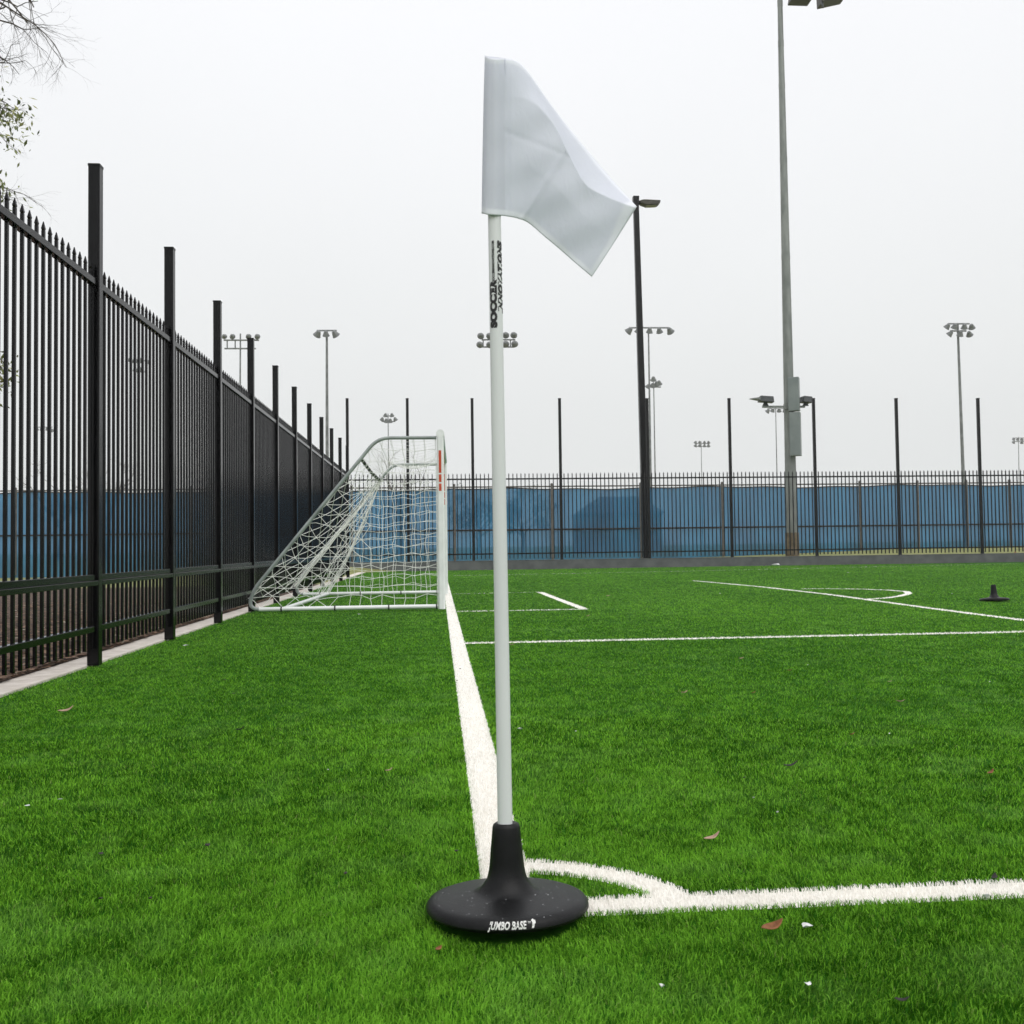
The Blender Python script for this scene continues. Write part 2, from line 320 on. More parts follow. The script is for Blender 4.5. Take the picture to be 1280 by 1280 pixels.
# bark chips by the kerb and fence
n = 12000; cx = -2.6-3.6*rng.random(n)**2.2; cyy = 2.5+13*rng.random(n)**1.3; V = []; Fc = []; co = []
for i in range(n):
    a = rng.random()*6.28; l_ = .012+.03*rng.random(); wd = .004+.01*rng.random(); tl_ = (rng.random()-.5)*.9; z = .012+.02*rng.random()
    ux, uy = math.cos(a)*l_, math.sin(a)*l_; px, py = -math.sin(a)*wd, math.cos(a)*wd; k = len(V)
    V += [(cx[i]-ux-px, cyy[i]-uy-py, z-l_*tl_*.4), (cx[i]+ux-px, cyy[i]+uy-py, z+l_*tl_*.4), (cx[i]+ux+px, cyy[i]+uy+py, z+l_*tl_*.4+.004), (cx[i]-ux+px, cyy[i]-uy+py, z-l_*tl_*.4+.004)]
    Fc += [k, k+1, k+2, k+3]; s_ = rng.random(); c_ = (np.array([.03, .018, .012])*(1-s_)+np.array([.24, .145, .09])*s_) if rng.random() > .06 else np.array([.34, .29, .22]); co += [c_]*4
tag(bigmesh('bark_mulch', np.array(V), np.array(Fc), np.arange(n)*4, None, M['chip'], np.array(co)), kind='stuff')

# ------------------------------------------------------------------ left picket fence
PX = -2.3465; SP = 1.875; Y1 = 6.885; HP = 3.44
lf = thing('picket_fence', 'tall black spear-topped steel fence running along the kerb on the left', 'fence', (PX, Y1, 0))
pm = MB(); pm.box((0, 0, HP/2), (.078, .078, HP), bev=.006); cpm = MB(); cpm.box((0, 0, HP+.006), (.084, .084, .014), bev=.006)
def spear(mb, x, y, z0, z1, w, axis):
    h = w/2
    mb.box((x, y, (z0+z1-.055)/2), (w, w, z1-.055-z0))
    q = [(-h*1.05, -h*1.05), (h*1.05, -h*1.05), (h*1.05, h*1.05), (-h*1.05, h*1.05)]; tip = .22
    vs = [(x+a*.75, y+b_*.75, z1-.055) for a, b_ in q]+[(x+a*1.1, y+b_*1.1, z1-.042) for a, b_ in q]+[(x+a*tip, y+b_*tip, z1) for a, b_ in q]
    mb.add(vs, [(i, (i+1) % 4, 4+(i+1) % 4, 4+i) for i in range(4)]+[(4+i, 4+(i+1) % 4, 8+(i+1) % 4, 8+i) for i in range(4)]+[(8, 9, 10, 11)])
pan = MB(); NP = 18
for k in range(NP): spear(pan, -.002, .039+(SP-.078)*(k+.5)/NP, .11, 2.76, .0185, 'y')
rails = {'top': MB().box((0, SP/2, 2.622), (.046, SP-.080, .046)), 'low': MB().box((0, SP/2, .25), (.046, SP-.080, .040)),
         'mid': MB().box((0, SP/2, .598), (.046, SP-.080, .040)).box((.008, SP/2, .560), (.062, SP-.080, .034))}
post0 = pan0 = None; rail0 = {}
for i in range(-3, 15):
    y = SP*i
    if i > 10: break
    if post0 is None:
        post0 = pm.build('post', M['black'], lf, loc=(0, y, 0)); cap0 = cpm.build('cap', M['black'], post0)
    else:
        p_ = again(post0, lf, (0, y, 0)); again(cap0, p_)
    if i > 9: break
    if pan0 is None:
        pan0 = pan.build('picket_panel', M['black'], lf, loc=(0, y, 0))
        for k in rails: rail0[k] = rails[k].build('rail', M['black'], pan0, bevel=.003)
    else:
        q_ = again(pan0, lf, (0, y, 0))
        for k in rails: again(rail0[k], q_)

# ------------------------------------------------------------------ far wall and fence
rw = thing('retaining_wall', 'low dark grey concrete wall at the far end under the black fence', 'wall', (0, FY, 0), math.atan(.0074))
MB().box((19, 0, .12), (44.6, .32, .34)).build('wall_body', M['wall'], rw, bevel=.012)
MB().box((19, 0, .2975), (44.62, .335, .015)).build('coping', M['wall'], rw, bevel=.004)
ff = thing('picket_fence', 'black picket fence with very tall posts standing on the low grey wall', 'fence', (0, FY, 0), math.atan(.0074))
fpx = [434, 509, 590, 699.5, 809, 912, 1018, 1122, 1225]
fX = [at(x, 500, FY).x for x in fpx]; fX = fX+[fX[-1]+3.05, fX[-1]+6.1, fX[-1]+9.15]
pz = 5.87; p0 = None
for x in fX:
    if p0 is None: p0 = MB().box((0, 0, (pz+.30)/2), (.095, .095, pz-.305), bev=.008).build('post', M['farblack'], ff, loc=(x, 0, 0)); c0 = MB().box((0, 0, pz+.008), (.105, .105, .02)).build('cap', M['farblack'], p0)
    else: q_ = again(p0, ff, (x, 0, 0)); again(c0, q_)
for a, b_ in zip(fX[:-1], fX[1:]):
    n = max(3, round((b_-a)/.139)-1); pn = MB(); wd = (b_-a-.095)
    for k in range(n):
        x = a+.0475+wd*(k+.5)/n
        pn.box((x, 0, (.36+3.25)/2), (.03, .03, 3.25-.36)); pn.add(*(lambda q: (q, [(0, 1, 4), (1, 2, 4), (2, 3, 4), (3, 0, 4)]))([(x-.02, -.02, 3.235), (x+.02, -.02, 3.235), (x+.02, .02, 3.235), (x-.02, .02, 3.235), (x, 0, 3.31)]))
    pp = pn.build('picket_panel', M['farblack'], ff)
    for z in (3.10, .53): MB().box(((a+b_)/2, 0, z), (wd-.002, .05, .048)).build('rail', M['farblack'], pp)

# ------------------------------------------------------------------ blue windscreen fence
SY = 40.; wf = thing('windscreen_fence', 'chain-link fence covered in blue windscreen behind the black fences', 'fence', (0, SY, 0))
def scr_top(x): return 3.16+.03*math.sin(x*.7)+.02*math.sin(x*2.3+1)
def scr_bot(x): return -.2 if x < -3 else (.15+.01*math.sin(x) if x < 10 else .15+.36*min(1, (x-10)/11.))
spx = [-60, 20, 130, 240, 330, 440, 568, 690, 801, 903, 1075, 1147, 1208, 1262, 1340]
sX = [at(x, 650, SY).x for x in spx]
post = None
for i, x in enumerate(sX):
    if post is None: post = MB().tube([(0, 0, -.1), (0, 0, 3.30)], .055, 10).build('post', M['chain'], wf, loc=(x, -.06, 0)); pc = MB().lathe([(.06, 3.29), (.06, 3.33), (.03, 3.37)], 10).build('cap', M['chain'], post)
    else: q_ = again(post, wf, (x, -.06, 0)); again(pc, q_)
MB().tube([(sX[0], 0, 3.235), (sX[-1], 0, 3.235)], .03, 8).build('rail', M['chain'], wf)
MB().tube([(sX[0], -.04, 1.46), (sX[-1], -.04, 1.46)], .035, 8).build('rail', M['farblack'], wf)
for a, b_ in zip(sX[:-1], sX[1:]):
    sm = MB(); nx_ = 26; nz_ = 8
    for i in range(nx_+1):
        x = a+(b_-a)*i/nx_
        for j in range(nz_+1):
            v = j/nz_; sm.v.append((x, .03+.06*math.sin(x*3.1+v*2)*math.sin(v*3.1)+.02*math.sin(x*7.3), scr_bot(x)+(scr_top(x)-scr_bot(x)-.03*math.sin(math.pi*i/nx_)*(v > .9))*v))
    sm.f = [(i*(nz_+1)+j, (i+1)*(nz_+1)+j, (i+1)*(nz_+1)+j+1, i*(nz_+1)+j+1) for i in range(nx_) for j in range(nz_)]
    sm.build('screen_panel', M['screen'], wf, smooth=True)
MB().tube([(sX[0]+(sX[-1]-sX[0])*i/150, .0, scr_top(sX[0]+(sX[-1]-sX[0])*i/150)-.02) for i in range(151)], .022, 6).build('top_hem', M['farblack'], wf)

# ------------------------------------------------------------------ soccer goal
GY0, GY1, GZ = 12.2, 16.12, 2.19
go = thing('soccer_goal', 'white portable soccer goal with sagging net standing on the white line', 'goal', (0, 0, 0))
XO = {GY0: 0., GY1: .07}
for yy in (GY0, GY1):
    xo = XO[yy]; pb = MB(); pb.box((.035+xo, yy, GZ/2+.005), (.088, .11, GZ-.01), bev=.02)
    po = pb.build('post', M['white'], go, smooth=True)
    st = MB()
    for z0, z1 in ((1.70, 1.98), (1.585, 1.68), (1.475, 1.565)):
        st.box((.03+xo, yy-.0562, (z0+z1)/2), (.032, .003, z1-z0)); st.box((.0803+xo, yy, (z0+z1)/2), (.003, .03, z1-z0))
    st.build('warning_sticker', M['orange'], po)
MB().tube([(.035, GY0-.05, GZ-.0), (.105, GY1+.05, GZ-.0)], .052, 14).build('crossbar', M['white'], go, smooth=True)
def arcpts(p0, p1, p2, n=8):             # round the corner p1
    p0, p1, p2 = Vector(p0), Vector(p1), Vector(p2)
    return [p0*(1-t)**2+p1*2*t*(1-t)+p2*t*t for t in [i/n for i in range(n+1)]]
def frame(yy, dz=0.):
    a = (-.012+XO[yy], yy, 2.145); top_c = (-.74, yy, 2.145); bot_c = (-2.46, yy, .045); 
    up = Vector(top_c)+(Vector(bot_c)-Vector(top_c)).normalized()*.16; lo = Vector(bot_c)+(Vector(top_c)-Vector(bot_c)).normalized()*.38
    return [Vector(a)]+arcpts((-.58, yy, 2.145), top_c, up)+arcpts(lo, (-2.40, yy, .05), (-2.20, yy, .042))
sidepts = {}
for yy in (GY0, GY1):
    pts = frame(yy); sidepts[yy] = pts
    MB().tube(pts, .0225, 10).build('back_stay', M['greytube'], go, smooth=True)
    gb = MB().tube([(-2.20, yy, .042), (-.014+XO[yy], yy, .042)], .0265, 10).build('ground_bar', M['white'], go, smooth=True)
    cl_ = MB()
    for x in (-1.93, -1.28, -.62, -.03): cl_.tube([(x-.008, yy, .042), (x+.008, yy, .042)], .035, 10)
    cl_.build('net_clip', M['strap'], gb)
    MB().box((-.35, yy+.07, .03), (.32, .07, .035)).build('ground_anchor', M['white'], gb)
BBX = -1.80
MB().tube([(BBX-.1, GY0+.03, .042), (BBX, GY1-.03, .042)], .0265, 10).build('ground_bar', M['white'], go, smooth=True)
slope = Vector((-2.46+.74, 0, .045-2.145)).normalized()
S0 = Vector((-.74, GY0, 2.145))+slope*.33; S1 = Vector((-.74, GY1, 2.145))+slope*.33
MB().tube([S0, S0.lerp(S1, .5)-Vector((0, 0, .03)), S1], .022, 8).build('strap', M['strap'], go)
wr = MB()
for k in range(9):
    t = (k+.5)/9; p = S0.lerp(S1, t); d = (S1-S0).normalized()*.018; wr.tube([p-d-Vector((0, 0, .03*math.sin(math.pi*t))), p+d-Vector((0, 0, .03*math.sin(math.pi*t)))], .026, 8)
wr.build('strap_tie', M['rope'], go)
RR = .0031
def netgrid(mb, fn, nu, nv, r=RR, diag=False):
    P = [[fn(i/nu, j/nv) for j in range(nv+1)] for i in range(nu+1)]
    if diag:
        for i in range(nu):
            for j in range(nv):
                if (i+j) % 2 == 0: mb.tube([P[i][j], P[i+1][j+1]], r, 4, False)
                else: mb.tube([P[i+1][j], P[i][j+1]], r, 4, False)
    else:
        for i in range(nu+1): mb.tube(P[i], r, 4, False)
        for j in range(nv+1): mb.tube([P[i][j] for i in range(nu+1)], r, 4, False)
rn = random.Random(3)
def side_net(yy, inward):
    pts = sidepts[yy]
    def xback(z):                        # frame outline behind, by height
        if z > 2.14: return -.62
        for a, b_ in zip(pts[:-1], pts[1:]):
            if (a.z-z)*(b_.z-z) <= 0 and abs(a.z-b_.z) > 1e-5: return a.x+(b_.x-a.x)*(z-a.z)/(b_.z-a.z)
        return -2.28
    jit = {}
    def fn(i, j, nu, nv):
        z = .05+2.08*j/nv; xb = xback(z); x0 = -.02
        dx = .135; x = x0-dx*i
        k = (i, j)
        if k not in jit: jit[k] = (rn.uniform(-.018, .018), rn.uniform(-.03, .03), rn.uniform(-.03, .03))
        sag = math.sin(math.pi*min(1, -x/max(.2, -xb)))*math.sin(math.pi*j/nv)
        return Vector((x, yy, z)), xb, k, sag
    mb = MB(); nu, nv = 18, 16; P = {}
    for j in range(nv+1):
        for i in range(nu+1):
            p, xb, k, sag = fn(i, j, nu, nv)
            if p.x < xb: P[i, j] = None if (i and P.get((i-1, j)) is None) else Vector((xb, yy, p.z)); 
            else:
                a = jit[k]; edge = 1 if (0 < j < nv) else .2
                P[i, j] = Vector((p.x+a[0]*(i > 0), yy+inward*(.10*sag)+a[1]*edge*.5, p.z-.05*sag+a[2]*edge*(i > 0)))
            if P[i, j] is not None and p.x < xb-.0001 and i and P.get((i-1, j)) is not None and abs(P[i-1, j].x-xb) < 1e-6: P[i, j] = None
    for j in range(nv+1):
        for i in range(nu):
            if P[i, j] is not None and P[i+1, j] is not None: mb.tube([P[i, j], P[i+1, j]], RR, 4, False)
    for i in range(nu+1):
        for j in range(nv):
            zl = min(-.80, xback(.05+2.08*j/nv)+1.05)
            if inward < 0 or -.02-.135*i > zl:
                if P[i, j] is not None and P[i, j+1] is not None: mb.tube([P[i, j], P[i, j+1]], RR, 4, False)
            elif True:                   # pulled on the bias towards the slanting stay
                c_ = (P[i, j], P.get((i+1, j+1))) if (i+j) % 2 == 0 else (P.get((i+1, j)), P[i, j+1])
                if c_[0] is not None and c_[1] is not None: mb.tube(c_, RR, 4, False)
                elif i < nu and (i+j) % 2 == 0 and P[i, j] is not None and P[i, j+1] is not None: mb.tube([P[i, j], P[i, j+1]], RR, 4, False)
    return mb
side_net(GY0, 1).build('side_net', M['rope'], go); side_net(GY1, -1).build('side_net', M['rope'], go)
jj = {}
def back_fn(u, v):                       # u along the width, v from strap down to the bar
    k = (round(u, 3), round(v, 3))
    if k not in jj: jj[k] = Vector((rn.uniform(-.02, .02), rn.uniform(-.03, .03), rn.uniform(-.025, .025)))
    a = S0.lerp(S1, u); b_ = Vector((BBX-.1, GY0+.03, .06)).lerp(Vector((BBX, GY1-.03, .06)), u)
    p = a.lerp(b_, v); s_ = math.sin(math.pi*v); p += Vector((-.10*s_*math.sin(math.pi*u)+.06*s_, 0, -.04*s_))
    return p+jj[k]*(s_*.9+.1)
bm_ = MB(); netgrid(bm_, lambda u, v: back_fn(.62+.38*u, v), 10, 17, RR, True); bm_.build('back_net', M['rope'], go)
def slope_fn(yy):
    return lambda u, v: S0.lerp(S1, u)
def stay_fn(u, v):                       # outer back panel laced to the two slanting stays
    k = ('s', round(u, 3), round(v, 3))
    if k not in jj: jj[k] = Vector((rn.uniform(-.02, .02), rn.uniform(-.03, .03), rn.uniform(-.02, .02)))
    a = S0.lerp(S1, u); b_ = Vector((-2.36, GY0, .16)).lerp(Vector((-2.36, GY1, .16)), u); p = a.lerp(b_, v)
    s_ = math.sin(math.pi*u); return p+Vector((.12*s_*v, 0, -.10*s_*math.sin(math.pi*v)))+jj[k]*(s_*.9)
bs = MB(); netgrid(bs, stay_fn, 10, 18, RR, True); bs.build('back_net', M['rope'], go)
se = MB()
for t in range(5):
    o5 = .012*(t-2); se.tube([S1.lerp(Vector((BBX, GY1-.03, .05)), q/12)+Vector((.06*math.sin(math.pi*q/12)+rn.uniform(-.012, .012)+o5, -.05+rn.uniform(-.02, .02), rn.uniform(-.01, .01))) for q in range(13)], .0045, 4)
    se.tube([S1.lerp(Vector((-2.36, GY1, .16)), q/12)+Vector((rn.uniform(-.012, .012)+.04+o5, -.05, rn.uniform(-.01, .01))) for q in range(13)], .0045, 4)
se.build('net_edge', M['rope'], go)
def top_fn(u, v):
    k = ('t', round(u, 3), round(v, 3))
    if k not in jj: jj[k] = Vector((rn.uniform(-.02, .02), rn.uniform(-.02, .02), 0))
    x = -.03-.70*v; s_ = math.sin(math.pi*u)
    return Vector((x, GY0+(GY1-GY0)*u, 2.14-.20*s_*(.4+.6*math.sin(math.pi*v))))+jj[k]*s_
tn = MB(); netgrid(tn, top_fn, 22, 5, .0020)
def top2(u, v):
    a = Vector((-.73, GY0+(GY1-GY0)*u, 2.14-.20*.4*math.sin(math.pi*u))); return a.lerp(S0.lerp(S1, u), v)
netgrid(tn, top2, 22, 2, .0020); tn.build('top_net', M['rope'], go)

# ------------------------------------------------------------------ flag bases
PROF = [(.02, .0), (.150, .0), (.166, .003), (.1715, .011), (.1705, .020), (.165, .0285), (.155, .033), (.14, .0355), (.12, .038), (.095, .0412), (.075, .0445), (.060, .0495),
        (.0500, .0555), (.0432, .0645), (.0395, .076), (.0372, .088), (.0356, .102), (.0340, .120), (.0316, .141), (.0294, .163), (.0273, .1685), (.0225, .1715), (.0175, .170)]
PROF = [(r0, z0*.84 if z0 < .05 else (z0-.004*max(0, (.17-z0)/.12))*1.045) for r0, z0 in PROF]
def prof_at(s):                          # s = arc length measured inward from the rim's widest point
    pts = PROF[3:]; acc = 0
    for (r0, z0), (r1, z1) in zip(pts[:-1], pts[1:]):
        d = math.hypot(r1-r0, z1-z0)
        if acc+d >= s: t = (s-acc)/d; return r0+(r1-r0)*t, z0+(z1-z0)*t, -(z1-z0)/d*-1, (r0-r1)/d
        acc += d
def text_mesh(body, size, shear=0., off=0.):
    cu = bpy.data.curves.new('txt', 'FONT'); cu.body = body; cu.size = size; cu.shear = shear; cu.offset = off; cu.resolution_u = 3
    ob = bpy.data.objects.new('txt', cu); C.objects.link(ob); bpy.context.view_layer.update()
    me = ob.evaluated_get(bpy.context.evaluated_depsgraph_get()).to_mesh()
    v = [tuple(p.co)[:2] for p in me.vertices]; f = [tuple(p.vertices) for p in me.polygons]
    bpy.data.objects.remove(ob); bpy.data.curves.remove(cu); return v, f
def refine(v, f, xmax):                  # nothing fancy: glyphs are small against the curvature
    return v, f
cf = thing('corner_flag', 'white corner flag on a white pole in a black rubber base at the near corner', 'corner flag', (BX, BY, .004))
base = MB().lathe(PROF, 72).build('base', M['rubber'], cf, smooth=True); base.rotation_euler = (R(-4.2), 0, 0)
tv, tf = text_mesh('JUMBO BASE', .0185, .25, .0006)
w0 = max(x for x, y in tv); wide = .074; lm = MB()
logo = [(0, 0), (.004, 0), (.0055, .007), (.008, .0095), (.0078, .016), (.006, .0145), (.0045, .020), (.002, .0165), (.0005, .016), (.002, .010)]
tmv, tmf = text_mesh('TM', .006)
allv = [(x*wide/w0, y) for x, y in tv]; allf = list(tf)
k = len(allv); allv += [(wide+.002+x*.8, y+.008) for x, y in tmv]; allf += [tuple(i+k for i in q) for q in tmf]
k = len(allv); allv += [(wide+.0095+x*1.1, y*.9) for x, y in logo]; allf += [tuple(range(k, k+len(logo)))]
out = []
for x, y in allv:
    r0, z0, a, b_ = prof_at(.002+y*1.12); an = R(-92)+(x-.042)/.168; out.append(((r0+.0008)*math.cos(an), (r0+.0008)*math.sin(an), z0+.0008))
lm.add(out, allf); lm.build('lettering', M['wink'], base)
dm = MB()
for k in range(130):
    s = rnd.uniform(.018, .125); r0, z0, a, b_ = prof_at(s); an = rnd.uniform(0, 6.283); rr = rnd.uniform(.0006, .0016)
    lr = r0; q = [(rr*math.cos(i*1.047), rr*math.sin(i*1.047)) for i in range(6)]; st_ = rnd.choice([1, 1, 1, 2.6])
    vs = [((lr+b*.9)*math.cos(an)-a_*st_*math.sin(an), (lr+b*.9)*math.sin(an)+a_*st_*math.cos(an), prof_at(max(.001, s-b*.9))[1]+.0002) for a_, b in q]+[(lr*math.cos(an), lr*math.sin(an), z0+rr*.55)]
    dm.add(vs, [(i, (i+1) % 6, 6) for i in range(6)])
tag(dm.build('water_drops', M['drop'], base, smooth=True), kind='stuff')
PB = Vector((at(631.2, 1015, BY+.01).x-BX, .010, .165)); PT = Vector((at(614.9, 76, BY+.07).x-BX, .078, at(614.9, 76, BY+.07).z-.004))
pole = MB().tube([PB, PB.lerp(PT, .3), PB.lerp(PT, .7), PT], [.0158, .0153, .0146, .0142], 28).build('pole', M['pole'], cf, smooth=True)
def on_pole(v, f, zc, ang, up=1, scale=1., rad=.0149):
    axis = (PT-PB); out = []
    for x, y in v:                       # text runs up the pole: x -> up, y -> round
        z = zc+x; p = PB+axis*((z-PB.z)/axis.z); an = R(-90)+ang-y/rad
        out.append((p.x+(rad+.0006)*math.cos(an), p.y+(rad+.0006)*math.sin(an), z))
    return out, f
lt = MB()
v, f = text_mesh('SOCCER', .021, 0, .0017); w0 = max(x for x, y in v); v = [(x*.108/w0, (y-.006)*.95) for x, y in v]
zS = at(617, 404, BY).z-.004; lt.add(*on_pole(v, f, zS, R(-22)))
v, f = text_mesh('INNOVATIONS', .019, .2, .0015); w0 = max(x for x, y in v); v = [(x*.163/w0, (y-.006)*.88) for x, y in v]
zI = at(622, 385, BY).z-.004; lt.add(*on_pole(v, f, zI, R(44)))
v, f = text_mesh('SOCCERINNOVATIONS.COM', .0072, 0, .00035); w0 = max(x for x, y in v); v = [(x*.092/w0, y) for x, y in v]
lt.add(*on_pole(v, f, at(617, 345, BY).z-.004, R(-12)))
lt.build('lettering', M['ink'], pole)
# the flag itself
KU = [0, .05, .10, .16, .26, .38, .52, .66, .80, .91, 1]
TT = [(606, 69, 0), (612, 72, -.017), (620, 73, -.019), (630, 73, -.002), (645, 76, .02), (661, 91, .05), (690, 132, .085), (718, 168, .10), (752, 209, .10), (776, 237, .07), (796, 258, .03)]
CC = [(604.5, 122, 0), (610, 123, -.018), (619, 124, -.021), (632, 123, -.004), (652, 122, .004), (672, 132, .012), (694, 158, .012), (711, 193, .008), (731, 229, .006), (757, 245, .014), (795, 260, .03)]
MM = [(603, 200, 0), (609, 201, -.018), (618, 203, -.021), (632, 203, -.004), (652, 205, .002), (672, 213, .002), (693, 231, .000), (713, 253, .000), (735, 274, .006), (752, 289, .014), (768, 303, .024)]
BB = [(602, 266, 0), (608, 268, -.018), (617, 269, -.021), (631, 270, -.002), (647, 273, .008), (661, 279, .014), (681, 296, .014), (699, 311, .012), (715, 325, .012), (728, 336, .014), (740, 346, .018)]
def cat(P, u):
    i = max(0, min(len(KU)-2, sum(1 for k in KU if k <= u)-1)); t = (u-KU[i])/(KU[i+1]-KU[i]); g_ = lambda k: P[max(0, min(len(P)-1, k))]
    p0, p1, p2, p3 = g_(i-1), g_(i), g_(i+1), g_(i+2)
    return [.5*(2*b+(c-a)*t+(2*a-5*b+4*c-d)*t*t+(3*b-a-3*c+d)*t**3) for a, b, c, d in zip(p0, p1, p2, p3)]
fm = MB(); nu, nv = 90, 70; hem = []
for i in range(nu+1):
    u = i/nu; q = [cat(P, u) for P in (TT, CC, MM, BB)]; kv = [0, .28, .66, 1]
    for j in range(nv+1):
        v = j/nv; s_ = max(0, min(2, sum(1 for k in kv if k <= v)-1)); t = (v-kv[s_])/(kv[s_+1]-kv[s_]); g_ = lambda k: q[max(0, min(3, k))]
        p0, p1, p2, p3 = g_(s_-1), g_(s_), g_(s_+1), g_(s_+2)
        if s_ == 0: x, y, d = [b*(1-t)+c*t for b, c in zip(p1, p2)]
        else: x, y, d = [(b*(1-t)+c*t)*.4+.6*.5*(2*b+(c-a)*t+(2*a-5*b+4*c-d_)*t*t+(3*b-a-3*c+d_)*t**3) for a, b, c, d_ in zip(p0 if s_ > 1 else p1, p1, p2, p3)]
        d += .0014*math.exp(-((x-632)/2.5)**2)                                   # sleeve seam
        cre = (y-165-(x-632)*.38); d += .0012*math.exp(-(cre/3.)**2)*(x > 628)*(x < 712)    # pressed fold lines
        cd = (x-655)-(270-y)*.64; d -= .0018*math.exp(-(cd/4.)**2)*(y > 190)
        d += .0014*math.sin(y*.11+x*.05)*min(1, u*3)+.002*math.sin(x*.3)*(x < 640)
        w_ = at(x, y, BY+.064+d); fm.v.append((w_.x-BX, w_.y-BY, w_.z-.004)); hem.append(1. if (v > .955 or u > .965 or v < .03) else 0.)
fm.f = [(i*(nv+1)+j, i*(nv+1)+j+1, (i+1)*(nv+1)+j+1, (i+1)*(nv+1)+j) for i in range(nu) for j in range(nv)]
k0 = len(fm.v)                            # back half of the sleeve round the pole
for i in range(9):
    t = i/8; 
    for j in range(21):
        v = j/20; xl, xr = 606-4*v, 632-1*v; yy = 70+197*v+(3*t); w_ = at(xl+(xr-xl)*t, yy, BY+.064+.036*math.sin(math.pi*t)); fm.v.append((w_.x-BX, w_.y-BY, w_.z-.004)); hem.append(0.)
fm.f += [(k0+i*21+j, k0+(i+1)*21+j, k0+(i+1)*21+j+1, k0+i*21+j+1) for i in range(8) for j in range(20)]
fl = fm.build('flag', M['cloth'], cf, smooth=True)
at_ = fl.data.attributes.new('hem', 'FLOAT', 'POINT'); at_.data.foreach_set('value', hem)
sl = fl.modifiers.new('solid', 'SOLIDIFY'); sl.thickness = .0008

p = gnd(1243, 750.5); fb = thing('flag_base', 'black rubber flag base without a pole standing alone on the far right turf', 'flag base', (p.x, p.y, -.004))
again(base, fb); fb.scale = (1.03, 1.03, 1.15)

# ------------------------------------------------------------------ big steel mast, lamp post
MY = 36.6
def loc_at(x, y, Y, o): return at(x, y, Y)-o
o0 = at(990.5, 694, MY); o0.z = .27
mast = thing('floodlight_mast', 'tall grey steel floodlight pole with cabinets, nearest mast behind the far fence', 'floodlight', o0)
zt = at(976, -20, MY).z
topx = at(974.5, -20, MY).x-o0.x
MB().tube([(0, 0, 0), (.0, 0, .9)], [.262, .258], 20).build('base_section', M['rust'], mast, smooth=True)
pm_ = MB().tube([(0, 0, .902), (topx*.3, 0, zt*.3), (topx*.7, 0, zt*.7), (topx, 0, zt+.6)], [.225, .19, .135, .085], 20)
for yy in (63, 13, 116, 208, 330): q_ = at(980, yy, MY).z; pm_.tube([(topx*q_/zt, 0, q_-.12), (topx*q_/zt, 0, q_+.12)], .012+.225-.14*q_/zt, 16)
pm_.build('pole', M['steel'], mast, smooth=True)
for ya, yb, xc in ((472, 514, 992.5), (515.5, 570, 994.3)):
    a, b_ = loc_at(xc, ya, MY-.34, o0), loc_at(xc, yb, MY-.34, o0)
    cb = MB().box(((a.x+b_.x)/2, -.34, (a.z+b_.z)/2), (.40, .34, a.z-b_.z-.004), rz=R(-28)).build('cabinet', M['cab'], mast, bevel=.012)
    MB().box(((a.x+b_.x)/2-.078, -.34-.147, (a.z+b_.z)/2), (.36, .014, a.z-b_.z-.1), rz=R(-28)).build('cabinet_door', M['cab'], cb)
a = loc_at(953, 508.5, MY-.2, o0); b_ = loc_at(1006, 508.5, MY-.2, o0)
MB().box(((a.x+b_.x)/2, -.2, a.z), (b_.x-a.x, .09, .075)).box((0, -.21, a.z), (.56, .1, .2)).build('crossarm', M['steel'], mast)
def flood(xc, yc, wpx, hpx, visor=0, rzz=0.):
    p = loc_at(xc, yc, MY-.25, o0); s = MY/F; f_ = MB()
    f_.box((p.x, -.3, p.z), (wpx*s, .42, hpx*s), rz=rzz, ry=R(5), taper=.86); lamp_ = f_.build('floodlight', M['darkmetal'], mast, bevel=.02)
    if visor: MB().add([(p.x-wpx*s*.5, -.5, p.z+hpx*s*.3), (p.x-wpx*s*.5, -.5, p.z-hpx*s*.15), (p.x-wpx*s*1.15, -.4, p.z+.02), (p.x-wpx*s*.5, -.12, p.z+hpx*s*.3), (p.x-wpx*s*.5, -.12, p.z-hpx*s*.15), (p.x-wpx*s*1.15, -.24, p.z+.02)], [(0, 1, 2), (3, 5, 4), (0, 2, 5, 3), (1, 4, 5, 2), (0, 3, 4, 1)]).build('visor', M['steel'], lamp_)
    MB().add([(p.x-.12, -.25, a.z+.03), (p.x+.12, -.25, a.z+.03), (p.x+.03, -.25, p.z-.05), (p.x-.03, -.25, p.z-.05), (p.x-.12, -.19, a.z+.03), (p.x+.12, -.19, a.z+.03), (p.x+.03, -.19, p.z-.05), (p.x-.03, -.19, p.z-.05)], [(0, 1, 2, 3), (7, 6, 5, 4), (0, 3, 7, 4), (1, 5, 6, 2)]).build('bracket', M['darkmetal'], lamp_)
flood(957, 499.5, 19, 7.5, 1, R(-8)); flood(1007, 500, 13, 8, 0, R(6))
MB().box((topx+.55, 0, zt+.35), (3.0, .12, .12)).build('crossarm', M['steel'], mast)
